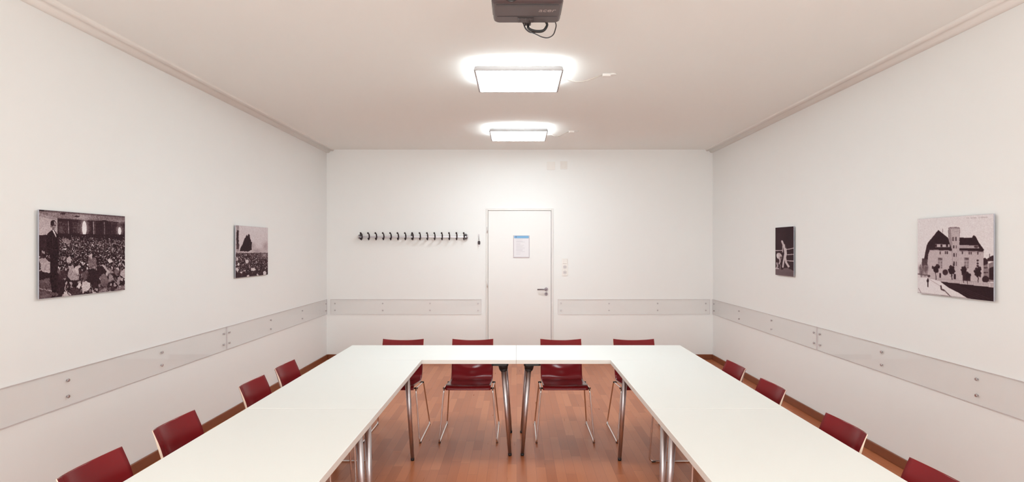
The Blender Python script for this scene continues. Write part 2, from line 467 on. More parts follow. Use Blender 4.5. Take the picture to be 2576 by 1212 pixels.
key = tag(empty('hanging_key', (-0.53, YB, 1.60)), 'key with a black tag hanging on a small wall hook left of the door', 'key')
bm = bmesh.new(); tube(bm, fillet([(0, 0, 0.135), (0, -0.020, 0.135), (0, -0.028, 0.148)], 0.01), 0.0035, 8)
cyl(bm, (0, 0, 0.135), (0, -0.004, 0.135), 0.011); link('wall_hook', bm, M['steel'], key)
bm = bmesh.new(); tube(bm, [(0, -0.022, 0.134), (0.004, -0.022, 0.100), (0.007, -0.020, 0.055)], 0.0022, 8)
tube(bm, [(0.001, -0.021, 0.134), (-0.001, -0.022, 0.095), (0.006, -0.020, 0.055)], 0.0018, 8); link('cord', bm, M['alu'], key)
bm = bmesh.new(); rbox(bm, -0.012, 0.020, -0.028, -0.012, 0.004, 0.055, 0.013, 'y'); link('key_tag', bm, M['hook'], key)
bm = bmesh.new(); box(bm, -0.001, 0.005, -0.021, -0.019, -0.028, 0.006, 0.0005); link('key_blade', bm, M['steel'], key)

# ------------------------------------------------------------------ acrylic wall guards
SZ0, SZ1 = 0.632, 0.842
def guard(name, axis, fixed, sgn, a, b, bolts, label):
    """axis 'y': panel along y on a side wall; axis 'x': along x on the back wall"""
    root = tag(empty(name, ((fixed, a, SZ0) if axis == 'y' else (a, fixed, SZ0))), label, 'wall guard', 'clear wall guard panels')
    L_ = b - a; g0, g1 = 0.006, 0.011; e = 0.0022; Hh = SZ1 - SZ0
    def P(bm, u0, u1, z0, z1, d0, d1, bev=0):
        if axis == 'y':
            q = sorted((sgn * d0, sgn * d1)); box(bm, q[0], q[1], u0, u1, z0, z1, bev)
        else:
            box(bm, u0, u1, -d1, -d0, z0, z1, bev)
    bm = bmesh.new(); P(bm, e, L_ - e, e, Hh - e, g0, g1); link('clear_sheet', bm, M['acrylic'], root)
    bm = bmesh.new()
    P(bm, 0, L_, 0, e, g0, g1); P(bm, 0, L_, Hh - e, Hh, g0, g1); P(bm, 0, e, e, Hh - e, g0, g1); P(bm, L_ - e, L_, e, Hh - e, g0, g1)
    link('sheet_edge', bm, M['acryledge'], root)
    for t_ in bolts:
        u = t_ - a
        for z in (0.150, 0.054):
            bm = bmesh.new()
            if axis == 'y': cyl(bm, (0, u, z), (sgn * 0.011, u, z), 0.005); cyl(bm, (sgn * 0.011, u, z), (sgn * 0.0155, u, z), 0.0105, 0.008, 16)
            else: cyl(bm, (u, 0, z), (u, -0.011, z), 0.005); cyl(bm, (u, -0.011, z), (u, -0.0155, z), 0.0105, 0.008, 16)
            link('bolt', bm, M['steel'], root)
guard('wall_guard', 'y', XL, 1, 5.720, 8.735, [5.772, 6.747, 7.735, 8.690], 'clear bolted guard sheet on the left wall, the one reaching the far corner')
guard('wall_guard', 'y', XL, 1, 2.700, 5.712, [2.75, 3.695, 4.674, 5.660], 'clear bolted guard sheet on the left wall below the crowd photo, the nearer one')
guard('wall_guard', 'y', XR, -1, 5.705, 8.735, [5.757, 6.72, 7.70, 8.680], 'clear bolted guard sheet on the right wall, the one reaching the far corner')
guard('wall_guard', 'y', XR, -1, 2.690, 5.697, [2.74, 3.720, 4.690, 5.645], 'clear bolted guard sheet on the right wall below the old building photo, the nearer one')
guard('wall_guard', 'x', YB, -1, -2.600, -0.494, [-2.539, -1.872, -1.211, -0.539], 'clear bolted guard sheet on the end wall left of the door, below the coat rack')
guard('wall_guard', 'x', YB, -1, 0.572, 2.694, [0.617, 1.289, 1.967, 2.639], 'clear bolted guard sheet on the end wall right of the door')

# ------------------------------------------------------------------ ceiling lamps
def lamp(x, y, label, cable_to):
    r = tag(empty('ceiling_lamp', (x, y, ZC)), label, 'ceiling lamp', 'square ceiling lamps')
    hw = 0.327; zb, zt = -0.080, -0.047
    bm = bmesh.new()
    n = 8
    def ring(h, rr, z):
        out = []
        for (cx, cy, st) in ((h - rr, h - rr, 0), (-h + rr, h - rr, 90), (-h + rr, -h + rr, 180), (h - rr, -h + rr, 270)):
            for i in range(n + 1):
                t_ = math.radians(st + 90 * i / n); out.append(bm.verts.new((cx + rr * math.cos(t_), cy + rr * math.sin(t_), z)))
        return out
    R = [ring(hw - 0.013, 0.012, zb), ring(hw, 0.012, zb), ring(hw, 0.012, zb + 0.006), ring(hw - 0.004, 0.03, zt), ring(hw - 0.02, 0.03, zt), ring(hw - 0.02, 0.03, zt - 0.006), ring(hw - 0.013, 0.012, zb + 0.004)]
    k = len(R[0])
    for j in range(len(R)):
        A, B = R[j], R[(j + 1) % len(R)]
        for i in range(k): bm.faces.new([A[i], A[(i + 1) % k], B[(i + 1) % k], B[i]])
    link('housing', bm, M['lampcase'], r)
    bm = bmesh.new(); rbox(bm, -hw + 0.014, hw - 0.014, -hw + 0.014, hw - 0.014, zb + 0.001, zb + 0.004, 0.010)
    link('diffuser', bm, M['diffuser'], r)
    bm = bmesh.new(); rbox(bm, -hw + 0.03, hw - 0.03, -hw + 0.03, hw - 0.03, zt - 0.010, zt - 0.006, 0.010)
    link('uplight_panel', bm, M['uplight'], r)
    for sx in (-1, 1):
        for sy in (-1, 1):
            bm = bmesh.new(); cyl(bm, (sx * 0.2, sy * 0.2, zt - 0.008), (sx * 0.2, sy * 0.2, 0), 0.004, n=8); link('hanger', bm, M['lampcase'], r)
    if cable_to:
        cx, cy = cable_to
        bm = bmesh.new()
        pts = [(hw - 0.03, 0.05, -0.058), (hw + 0.05, 0.02, -0.055)]
        for i in range(1, 14):
            t_ = i / 14.0
            pts.append((hw + 0.05 + (cx - hw - 0.05) * t_, 0.02 + (cy - 0.02) * t_, -0.055 * (1 - t_) - 0.008 * t_ - 0.045 * math.sin(PI * t_) * (1 - t_ * 0.6)))
        pts.append((cx, cy, -0.010))
        tube(bm, pts, 0.0042, 8); link('power_cable', bm, M['cable_w'], r)
        bm = bmesh.new(); box(bm, cx, cx + 0.065, cy - 0.02, cy + 0.02, -0.022, 0, 0.006)
        cyl(bm, (cx + 0.085, cy, 0), (cx + 0.085, cy, -0.012), 0.028); link('ceiling_outlet', bm, M['plate'], r)
    return r
lamp(0.014, 4.875, 'larger nearer square white glowing ceiling lamp with a cable to its right', (0.66, 0.06))
lamp(0.020, 7.270, 'smaller farther square white glowing ceiling lamp near the end wall', (0.59, 0.08))

# ------------------------------------------------------------------ projector
pz = CAM_H + 1.02
pr = tag(empty('projector', (0.045, 2.60, pz)), 'dark grey projector hanging upside down from the ceiling with cables at its far side', 'projector')
bm = bmesh.new()
hw = 0.150
def pring(y, h, r, z0, z1, n=6):
    pass
# body: plan outline with rounded corners, chamfered lower edge
def plan(h, y0, y1, r, n=6):
    out = []
    for (cx, cy, st) in ((h - r, y1 - r, 0), (-h + r, y1 - r, 90), (-h + r, y0 + r, 180), (h - r, y0 + r, 270)):
        for i in range(n + 1):
            t_ = math.radians(st + 90 * i / n); out.append((cx + r * math.cos(t_), cy + r * math.sin(t_)))
    return out
levels = [(0.139, 0.014, 0.242, 0.018, 0.0), (0.146, 0.005, 0.248, 0.022, 0.004), (0.150, 0.0, 0.252, 0.024, 0.014), (0.150, 0.0, 0.252, 0.024, 0.080), (0.144, 0.006, 0.246, 0.02, 0.090)]
rings = []
for (h_, y0, y1, r_, z_) in levels:
    rings.append([bm.verts.new((a_, b_, z_)) for a_, b_ in plan(h_, y0, y1, r_)])
k = len(rings[0])
for j in range(len(rings) - 1):
    for i in range(k):
        f = bm.faces.new([rings[j][i], rings[j][(i + 1) % k], rings[j + 1][(i + 1) % k], rings[j + 1][i]]); f.smooth = True
bm.faces.new(rings[0][::-1]); bm.faces.new(rings[-1])
body = link('body', bm, M['proj'], pr)
bm = bmesh.new()
box(bm, -0.132, 0.132, 0.164, 0.168, -0.0015, 0.001); box(bm, -0.132, 0.132, 0.028, 0.046, -0.002, 0.001, 0.0008)
link('shell_ridge', bm, M['projdark'], pr)
bm = bmesh.new()
box(bm, -0.040, 0.030, 0.178, 0.236, -0.003, 0.001, 0.001)
pan = link('control_panel', bm, M['projdark'], pr)
bm = bmesh.new()
for ix in range(4):
    for iy in range(3): box(bm, -0.036 + ix * 0.017, -0.025 + ix * 0.017, 0.184 + iy * 0.017, 0.195 + iy * 0.017, -0.0045, -0.003, 0.0008)
link('buttons', bm, M['proj'], pan)
bm = bmesh.new()
cyl(bm, (-0.068, 0.002, 0.036), (-0.068, -0.022, 0.036), 0.036, 0.034, 32); link('lens_barrel', bm, M['projdark'], pr)
bm = bmesh.new(); cyl(bm, (-0.068, -0.018, 0.036), (-0.068, -0.0235, 0.036), 0.026, 0.022, 32); link('lens', bm, M['glasslens'], pr)
bm = bmesh.new()
for zz in range(7): box(bm, 0.03, 0.125, -0.002, 0.002, 0.018 + zz * 0.008, 0.021 + zz * 0.008)
link('front_vent', bm, M['projdark'], pr)
for x_ in (-0.148, 0.148):
    bm = bmesh.new(); s_ = 1 if x_ > 0 else -1
    for j in range(9): box(bm, min(x_, x_ + s_ * 0.004), max(x_, x_ + s_ * 0.004), 0.05 + j * 0.018, 0.06 + j * 0.018, 0.02, 0.07)
    link('side_vent', bm, M['projdark'], pr)
# lettering on the face turned down
fc = bpy.data.curves.new('letters', 'FONT'); fc.body = 'acer'; fc.size = 0.042; fc.extrude = 0.0004; fc.align_x = 'CENTER'; fc.shear = 0.2
fo = bpy.data.objects.new('letters', fc); COL.objects.link(fo)
dg = bpy.context.evaluated_depsgraph_get(); me = bpy.data.meshes.new_from_object(fo.evaluated_get(dg))
bpy.data.objects.remove(fo); me.materials.clear(); me.materials.append(M['silver'])
lt = bpy.data.objects.new('logo_lettering', me); COL.objects.link(lt); lt.parent = pr
lt.location = (0.084, 0.112, -0.0006); lt.rotation_euler = (PI, 0, 0); lt.scale = (1.0, 1.25, 1)
# bracket and pole
bm = bmesh.new(); box(bm, -0.08, 0.08, 0.05, 0.20, 0.090, 0.096, 0.001)
cyl(bm, (0, 0.125, 0.096), (0, 0.125, ZC - pz - 0.008), 0.018); cyl(bm, (0, 0.125, ZC - pz - 0.008), (0, 0.125, ZC - pz), 0.06, n=28)
link('ceiling_mount', bm, M['lampcase'], pr)
# connectors
bm = bmesh.new(); box(bm, -0.012, 0.020, 0.252, 0.286, 0.000, 0.018, 0.003); link('cable_plug', bm, M['projdark'], pr)
def sp(bm, P, r):
    # catmull-rom
    P = [Vector(p) for p in P]; Q = [P[0]] + P + [P[-1]]; out = []
    for i in range(1, len(Q) - 2):
        for k_ in range(8):
            t_ = k_ / 8.0; a_, b_, c_, d_ = Q[i - 1], Q[i], Q[i + 1], Q[i + 2]
            out.append(0.5 * ((2 * b_) + (-a_ + c_) * t_ + (2 * a_ - 5 * b_ + 4 * c_ - d_) * t_ ** 2 + (-a_ + 3 * b_ - 3 * c_ + d_) * t_ ** 3))
    out.append(P[-1]); tube(bm, out, r, 10)
YC = 0.285
def cp(px, py, dy=YC):   # world-size helper for cable layout at the connector plane
    d = 2.60 + dy
    return ((px - 1300) * d / F_PX - 0.045, dy, CAM_H + (622 - py) * d / F_PX - pz)
bm = bmesh.new(); sp(bm, [(-0.010, 0.250, 0.022), cp(1328, 62), cp(1329, 70), cp(1338, 76), cp(1352, 78.5), cp(1366, 77), cp(1373, 70), cp(1376, 60), (0.075, 0.262, 0.03), (0.075, 0.25, 0.035)], 0.0058)
link('power_cable', bm, M['black'], pr)
bm = bmesh.new(); sp(bm, [(-0.030, 0.250, 0.020), cp(1317, 60), cp(1320, 68), cp(1330, 78), cp(1348, 86), cp(1363, 93), cp(1378, 95), cp(1391, 88), cp(1397, 74), cp(1398.5, 60), (0.118, 0.26, 0.03), (0.118, 0.25, 0.035)], 0.0026)
link('signal_cable', bm, M['projdark'], pr)
bm = bmesh.new(); sp(bm, [(-0.022, 0.250, 0.022), cp(1318, 62, 0.29), cp(1323, 73, 0.29), cp(1334, 81, 0.29), cp(1348, 81, 0.292), cp(1364, 80, 0.292), cp(1374, 72, 0.292), cp(1377, 60, 0.292), (0.083, 0.262, 0.03), (0.083, 0.25, 0.035)], 0.0034)
link('thin_cable', bm, M['projdark'], pr)

# ------------------------------------------------------------------ tables
def make_table(L_, name='folding_table'):
    """tabletop L_ along local x, 0.70 along y, origin at centre on the floor"""
    r = empty(name, (0, 0, 0)); D = 0.70; H0, H1 = 0.700, 0.730
    bm = bmesh.new(); g = 0.0008
    box(bm, -L_ / 2 + g, L_ / 2 - g, -D / 2 + g, D / 2 - g, H0, H1, 0.0015)
    for f in bm.faces:
        f.material_index = 0 if abs(f.normal.z) > 0.9 else 1
    link('tabletop', bm, [M['table'], M['tedge']], r)
    bm = bmesh.new()
    for sy in (-1, 1): box(bm, -L_ / 2 + 0.16, L_ / 2 - 0.16, sy * 0.20 - 0.012, sy * 0.20 + 0.012, H0 - 0.016, H0, 0.002)
    for sx in (-1, 1): box(bm, sx * (L_ / 2 - 0.13) - 0.012, sx * (L_ / 2 - 0.13) + 0.012, -0.188, 0.188, H0 - 0.016, H0, 0.002)
    link('underframe', bm, M['black'], r)
    for sx in (-1, 1):
        for sy in (-1, 1):
            tx, ty = sx * (L_ / 2 - 0.100), sy * (D / 2 - 0.095)
            fx, fy = sx * (L_ / 2 - 0.046), sy * (D / 2 - 0.060)
            bm = bmesh.new(); d = Vector((fx - tx, fy - ty, 0)) / 0.70
            p = lambda z: (tx + d.x * (0.70 - z), ty + d.y * (0.70 - z), z)
            cyl(bm, p(0.016), p(0.668), 0.0130, 0.0195, 24)
            leg = link('leg', bm, M['steel'], r)
            bm = bmesh.new(); cyl(bm, p(0.0), p(0.018), 0.0125, 0.0145, 20); link('foot_cap', bm, M['black'], leg)
            bm = bmesh.new(); cyl(bm, p(0.630), p(0.645), 0.0235, 0.032, 24); cyl(bm, p(0.645), p(0.700), 0.032, 0.041, 24)
            rbox(bm, tx - (0.085 if sx > 0 else 0.042), tx + (0.042 if sx > 0 else 0.085), ty - (0.075 if sy > 0 else 0.045), ty + (0.045 if sy > 0 else 0.075), 0.676, 0.700, 0.02)
            link('leg_bracket', bm, M['black'], leg)
    return r
t0 = make_table(1.40)
TX = -0.005
specs = [((TX - 0.70, 4.995), 0, 'white far cross table left of the centre seam, in front of the door wall'),
         ((TX + 0.70, 4.995), 0, 'white far cross table right of the centre seam, in front of the door wall'),
         ((TX - 1.05, 3.945), PI / 2, 'white table in the left row touching the cross tables'),
         ((TX + 1.05, 3.945), PI / 2, 'white table in the right row touching the cross tables'),
         ((TX - 1.05, 2.545), PI / 2, 'white table at the near end of the left row, cut by the picture edge'),
         ((TX + 1.05, 2.545), PI / 2, 'white table at the near end of the right row, cut by the picture edge')]
for i, (p, rz, lab) in enumerate(specs):
    o = t0 if i == 0 else copy_tree(t0)
    o.location = (p[0], p[1], 0); o.rotation_euler = (0, 0, rz)
    tag(o, lab, 'table', 'white folding tables in a u shape')

# ------------------------------------------------------------------ chairs
def make_chair():
    r = empty('sled_chair', (0, 0, 0))
    prof = [(-0.288, 0.428), (-0.286, 0.442), (-0.275, 0.455), (-0.25, 0.462), (-0.20, 0.460), (-0.13, 0.452), (-0.05, 0.443), (0.03, 0.434),
            (0.09, 0.429), (0.130, 0.432), (0.158, 0.447), (0.176, 0.472), (0.188, 0.505), (0.196, 0.545), (0.204, 0.59), (0.214, 0.635), (0.230, 0.685), (0.252, 0.735), (0.262, 0.757)]
    # refine profile
    P = [Vector((a_, b_)) for a_, b_ in prof]; Q = [P[0]] + P + [P[-1]]; out = []
    for i in range(1, len(Q) - 2):
        for k_ in range(3):
            t_ = k_ / 3.0; a_, b_, c_, d_ = Q[i - 1], Q[i], Q[i + 1], Q[i + 2]
            out.append(0.5 * ((2 * b_) + (-a_ + c_) * t_ + (2 * a_ - 5 * b_ + 4 * c_ - d_) * t_ ** 2 + (-a_ + 3 * b_ - 3 * c_ + d_) * t_ ** 3))
    out.append(P[-1]); n = len(out); m = 25
    def ss(a_, b_, v):
        t_ = max(0, min(1, (v - a_) / (b_ - a_))); return t_ * t_ * (3 - 2 * t_)
    V = []
    for i, q in enumerate(out):
        tn = (out[min(i + 1, n - 1)] - out[max(i - 1, 0)]).normalized(); nn = Vector((tn.y, -tn.x))   # outward (down / back)
        s = i / (n - 1)
        row = []
        for j in range(m):
            u = -1 + 2 * j / (m - 1)
            x = u * 0.180
            seat = (1 - ss(0.38, 0.52, s)) * ss(0.02, 0.2, s)
            lum = math.exp(-((q.y - 0.495) / 0.045) ** 2) * ss(0.5, 0.6, s)
            top = ss(0.50, 0.61, q.y)
            c = (1 - u * u)
            offn = 0.006 * seat * c + 0.055 * top * c - 0.018 * lum * (math.exp(-(u / 0.40) ** 2)) + 0.006 * lum * c
            y = q.x + nn.x * offn; z = q.y + nn.y * offn
            z += 0.004 * ss(0.9, 1.0, s) * c      # dipped top edge
            row.append(Vector((x, y, z)))
        V.append(row)
    th = 0.010
    tk = [th - 0.0065 * ss(0.67, 0.75, q.y) * (q.x > 0.1) for q in out]
    Nn = []
    for i in range(n):
        rw = []
        for j in range(m):
            du = V[i][min(j + 1, m - 1)] - V[i][max(j - 1, 0)]; dv = V[min(i + 1, n - 1)][j] - V[max(i - 1, 0)][j]
            rw.append(du.cross(dv).normalized())
        Nn.append(rw)
    bm = bmesh.new()
    A = [[bm.verts.new(V[i][j]) for j in range(m)] for i in range(n)]
    B = [[bm.verts.new(V[i][j] - Nn[i][j] * tk[i]) for j in range(m)] for i in range(n)]
    for i in range(n - 1):
        for j in range(m - 1):
            f = bm.faces.new([A[i][j], A[i][j + 1], A[i + 1][j + 1], A[i + 1][j]]); f.smooth = True
            f = bm.faces.new([B[i][j], B[i + 1][j], B[i + 1][j + 1], B[i][j + 1]]); f.smooth = True
    def e(a_, b_, c_, d_, mi=1):
        f = bm.faces.new([a_, b_, c_, d_]); f.material_index = mi; f.smooth = False
    for i in range(n - 1):
        e(A[i][0], A[i + 1][0], B[i + 1][0], B[i][0]); e(A[i + 1][m - 1], A[i][m - 1], B[i][m - 1], B[i + 1][m - 1])
    for j in range(m - 1):
        e(A[0][j + 1], A[0][j], B[0][j], B[0][j + 1]); e(A[n - 1][j], A[n - 1][j + 1], B[n - 1][j + 1], B[n - 1][j])
    link('seat_shell', bm, [M['redwood'], M['plyedge']], r)
    for sx in (-1, 1):
        bm = bmesh.new()
        x0, x1 = 0.194 * sx, 0.230 * sx
        loop = [(x0, -0.262, 0.437), (x1, -0.288, 0.0065), (x1, 0.286, 0.0065), (x0, 0.150, 0.402)]
        tube(bm, fillet(loop, 0.035, 6, True), 0.0062, 10, True)
        link('sled_leg', bm, M['chrome'], r)
        bm = bmesh.new()
        for by in (-0.235, 0.10): cyl(bm, (sx * 0.180, by, 0.432 if by < 0 else 0.409), (sx * 0.205, by, 0.432 if by < 0 else 0.409), 0.0075, n=14)
        link('seat_bolt', bm, M['black'], r)
        for gy in (-0.255, 0.255):
            bm = bmesh.new(); box(bm, x1 - 0.008, x1 + 0.008, gy - 0.014, gy + 0.014, 0.0, 0.009, 0.002); link('glide', bm, M['black'], r)
    bm = bmesh.new()
    tube(bm, [(-0.195, -0.235, 0.4315), (0.195, -0.235, 0.4315)], 0.0062, 10); tube(bm, [(-0.196, 0.10, 0.409), (0.196, 0.10, 0.409)], 0.0062, 10)
    link('cross_bar', bm, M['chrome'], r)
    return r
c0 = make_chair()
chairs = []
for X, lab in ((-1.002, 'red chair with chrome sled legs at the far cross table, leftmost of four'),
               (-0.388, 'red chair with chrome sled legs at the far cross table, left of the centre legs'),
               (0.388, 'red chair with chrome sled legs at the far cross table, right of the centre legs'),
               (1.032, 'red chair with chrome sled legs at the far cross table, rightmost of four')):
    chairs.append((X, 5.272, 0.0, lab, 'chairs at the far cross table'))
for y, w in ((2.365, 'nearest, cut by the bottom picture edge'), (2.940, 'second from the near end'), (3.800, 'third from the near end'), (4.342, 'farthest from the viewer')):
    chairs.append((-1.343, y, PI / 2, 'red wooden chair back along the left table row, ' + w, 'chairs along the left table row'))
for y, w in ((2.235, 'nearest, cut by the picture edge'), (2.888, 'second from the near end'), (3.710, 'third from the near end'), (4.335, 'farthest from the viewer')):
    chairs.append((1.253, y, -PI / 2, 'red wooden chair back along the right table row, ' + w, 'chairs along the right table row'))
for i, (x, y, rz, lab, g) in enumerate(chairs):
    o = c0 if i == 0 else copy_tree(c0)
    o.location = (x, y, 0); o.rotation_euler = (0, 0, rz); tag(o, lab, 'chair', g)

# ------------------------------------------------------------------ photo prints (procedural pictures held in the mesh)
def print_mat():
    m = bpy.data.materials.new('photo_print'); m.use_nodes = True; nt = m.node_tree; p = nt.nodes['Principled BSDF']
    a_ = nt.nodes.new('ShaderNodeAttribute'); a_.attribute_name = 'tone'
    cr = nt.nodes.new('ShaderNodeValToRGB')
    cr.color_ramp.elements[0].color = (0.012, 0.005, 0.007, 1); cr.color_ramp.elements[1].color = (0.88, 0.83, 0.84, 1)
    for (q, c) in ((0.25, (0.055, 0.026, 0.032, 1)), (0.5, (0.21, 0.145, 0.155, 1)), (0.75, (0.56, 0.46, 0.475, 1))):
        el = cr.color_ramp.elements.new(q); el.color = c
    nt.links.new(a_.outputs['Fac'], cr.inputs[0]); nt.links.new(cr.outputs[0], p.inputs['Base Color'])
    p.inputs['Roughness'].default_value = 0.6; p.inputs['Specular IOR Level'].default_value = 0.08
    return m
M['print'] = print_mat()

class Art:
    """tones drawn in the coordinates of a sketch whose four corners are given (tl, tr, br, bl)"""
    def __init__(s, nu, nv, tl, tr, br, bl, ratio, seed, warp=0.0):
        u = np.linspace(0, 1, nu)[None, :].repeat(nv, 0); v = np.linspace(0, 1, nv)[:, None].repeat(nu, 1)
        # u runs over true width; ratio = depth(right)/depth(left)
        t = (1 - 1 / (1 + u * (ratio - 1))) / (1 - 1 / ratio) if abs(ratio - 1) > 1e-6 else u
        xt = tl[0] + (tr[0] - tl[0]) * t; yt = tl[1] + (tr[1] - tl[1]) * t
        xb = bl[0] + (br[0] - bl[0]) * t; yb = bl[1] + (br[1] - bl[1]) * t
        s.X = xt + (xb - xt) * v; s.Y = yt + (yb - yt) * v
        s.T = np.full((nv, nu), 0.5); s.nu, s.nv = nu, nv; s.rs = np.random.RandomState(seed)
        s.X0, s.Y0 = s.X, s.Y
        def field(k):
            n = s.rs.randn(nv, nu)
            for _ in range(k): n = (n + np.roll(n, 1, 0) + np.roll(n, 1, 1) + np.roll(n, -1, 0) + np.roll(n, -1, 1)) / 5
            return n / n.std()
        if warp > 0:
            s.X = s.X0 + warp * (field(6) + 1.2 * field(40)); s.Y = s.Y0 + warp * (field(6) + 1.2 * field(40))
        s.WX, s.WY = s.X, s.Y
    def straight(s): s.X, s.Y = s.X0, s.Y0
    def organic(s): s.X, s.Y = s.WX, s.WY
    def put(s, m, val, a=1.0): s.T = np.where(m, s.T * (1 - a) + val * a, s.T)
    def poly(s, pts, val, a=1.0):
        X, Y = s.X, s.Y; m = np.zeros(X.shape, bool); n = len(pts)
        for i in range(n):
            x0, y0 = pts[i]; x1, y1 = pts[(i + 1) % n]
            if y0 == y1: continue
            c = ((Y >= min(y0, y1)) & (Y < max(y0, y1)) & (X < (x1 - x0) * (Y - y0) / (y1 - y0) + x0)); m ^= c
        s.put(m, val, a)
    def ell(s, x, y, rx, ry, val, a=1.0, soft=0.0, rot=0.0):
        c, d = math.cos(rot), math.sin(rot)
        U = ((s.X - x) * c + (s.Y - y) * d) / rx; V_ = (-(s.X - x) * d + (s.Y - y) * c) / ry; q = U * U + V_ * V_
        if soft > 0:
            k = np.clip(np.exp(-q * 1.2), 0, 1) * a; s.T = s.T * (1 - k) + val * k
        else: s.put(q < 1, val, a)
    def line(s, pts, w, val, a=1.0):
        for (x0, y0), (x1, y1) in zip(pts[:-1], pts[1:]):
            dx_, dy_ = x1 - x0, y1 - y0; l2 = dx_ * dx_ + dy_ * dy_ + 1e-9
            t = np.clip(((s.X - x0) * dx_ + (s.Y - y0) * dy_) / l2, 0, 1)
            s.put(np.hypot(s.X - x0 - t * dx_, s.Y - y0 - t * dy_) < w / 2, val, a)
    def noise(s, amp, k=1):
        n = s.rs.randn(s.nv, s.nu)
        for _ in range(k):
            n = (n + np.roll(n, 1, 0) + np.roll(n, 1, 1) + np.roll(n, -1, 0) + np.roll(n, -1, 1)) / 5
        n /= n.std() + 1e-9; s.T = s.T + n * amp
    def crowd(s, y0, y1, x0, x1, n, r0, r1, base=0.12, lo=0.35, hi=0.8):
        rs = s.rs
        ys = np.sort(y0 + (y1 - y0) * rs.rand(n) ** 0.8)
        for y in ys:
            f = (y - y0) / (y1 - y0); r = r0 + (r1 - r0) * f; x = x0 + (x1 - x0) * rs.rand()
            tone = base + rs.rand() * 0.15
            if rs.rand() < 0.4: tone = 0.35 + 0.35 * rs.rand()
            s.ell(x, y + 2.1 * r, 1.35 * r, 1.7 * r, tone, 0.9, rot=rs.randn() * 0.3)
            s.ell(x, y, 0.75 * r, r, base * 0.8, 1.0)
            s.ell(x + r * 0.25 * rs.randn(), y + 0.25 * r, 0.5 * r, 0.65 * r, lo + (hi - lo) * rs.rand(), 0.9)
    def blur(s, k=1):
        for _ in range(k):
            P_ = np.pad(s.T, 1, mode='edge'); s.T = (P_[1:-1, 1:-1] * 2 + P_[:-2, 1:-1] + P_[2:, 1:-1] + P_[1:-1, :-2] + P_[1:-1, 2:]) / 6

def photo_panel(art, side, y_left, y_right, z0, z1, label, name='photo_print'):
    """side -1: left wall (sketch left = near end), +1: right wall"""
    wall = XL if side < 0 else XR; sg = 1 if side < 0 else -1
    yc = (y_left + y_right) / 2; ya, yb = min(y_left, y_right), max(y_left, y_right)
    r = tag(empty(name, (wall, yc, z0)), label, 'picture', 'photo prints on the side walls')
    d0, d1 = 0.013, 0.020; Hh = z1 - z0
    bm = bmesh.new(); q = sorted((sg * d0, sg * (d1 - 0.0004))); box(bm, q[0], q[1], ya - yc, yb - yc, 0, Hh, 0.0006)
    link('backing_panel', bm, M['panelside'], r)
    bm = bmesh.new(); q = sorted((0, sg * d0)); w = (yb - ya) / 2
    box(bm, q[0], q[1], -w * 0.7, w * 0.7, Hh * 0.75, Hh * 0.85); box(bm, q[0], q[1], -w * 0.7, w * 0.7, Hh * 0.15, Hh * 0.2)
    link('hanging_rail', bm, M['alu'], r)
    nv, nu = art.T.shape; e_ = 0.001
    us = np.linspace(y_left - yc, y_right - yc, nu); us = us * (1 - e_ * 2 / abs(y_right - y_left)); vs = np.linspace(Hh - e_, e_, nv)
    G = np.empty((nv * nu, 3)); G[:, 0] = sg * d1; G[:, 1] = np.tile(us, nv); G[:, 2] = np.repeat(vs, nu)
    ii = np.arange(nv * nu).reshape(nv, nu)
    F = np.stack([ii[:-1, :-1], ii[1:, :-1], ii[1:, 1:], ii[:-1, 1:]], -1).reshape(-1, 4)
    me_ = bpy.data.meshes.new('printed_face'); me_.from_pydata(G.tolist(), [], F.tolist())
    at = me_.attributes.new('tone', 'FLOAT', 'POINT'); at.data.foreach_set('value', np.clip(art.T, 0, 1).reshape(-1).astype(np.float32))
    me_.materials.append(M['print']); me_.update()
    o = bpy.data.objects.new('printed_face', me_); COL.objects.link(o); o.parent = r

# A: speaker before a seated crowd
A = Art(300, 210, (93, 118), (1025, 180), (1015, 985), (90, 1095), 4.21 / 3.454, 4, 4.0)
A.straight()
A.T[:] = 0.16
A.poly([(80, 100), (1040, 160), (1040, 240), (560, 225), (290, 212), (80, 175)], 0.50)
A.poly([(80, 100), (1040, 170), (1040, 195), (600, 165), (80, 135)], 0.30, 0.8)
A.ell(560, 190, 120, 30, 0.72, 0.7, 1); A.ell(960, 240, 80, 25, 0.65, 0.7, 1); A.ell(260, 165, 80, 25, 0.65, 0.6, 1)
for x, y in ((120, 128), (350, 160), (505, 186), (800, 232), (925, 250)): A.ell(x, y, 30, 9, 0.12, 0.8)
A.poly([(80, 150), (290, 205), (290, 385), (80, 400)], 0.72); A.poly([(80, 150), (290, 205), (290, 235), (80, 190)], 0.55, 0.6)
A.poly([(290, 235), (1040, 275), (1040, 400), (290, 380)], 0.17)
A.poly([(300, 245), (400, 248), (400, 375), (300, 370)], 0.25); A.poly([(455, 250), (530, 255), (530, 370), (455, 365)], 0.28)
for x, v in ((410, 0.48), (683, 0.58), (700, 0.3), (800, 0.42), (880, 0.25)): A.line([(x, 245), (x + 2, 385)], 11, v)
A.ell(330, 330, 30, 50, 0.42, 0.6, 1)
A.ell(583, 310, 50, 110, 0.75, 0.9, 1); A.ell(583, 315, 24, 80, 1.0); A.ell(965, 335, 40, 60, 0.7, 0.9, 1); A.ell(965, 340, 17, 42, 1.0)
A.poly([(80, 400), (290, 380), (1040, 380), (1040, 1120), (80, 1120)], 0.13)
A.organic()
A.crowd(405, 640, 300, 1030, 900, 6, 13, 0.08, 0.4, 1.0)
A.crowd(600, 760, 290, 1030, 190, 14, 22, 0.08, 0.45, 1.0)
A.crowd(560, 700, 90, 200, 14, 18, 24, 0.12, 0.4, 0.8)
A.poly([(330, 440), (400, 430), (435, 455), (420, 490), (360, 485)], 0.62, 0.8)
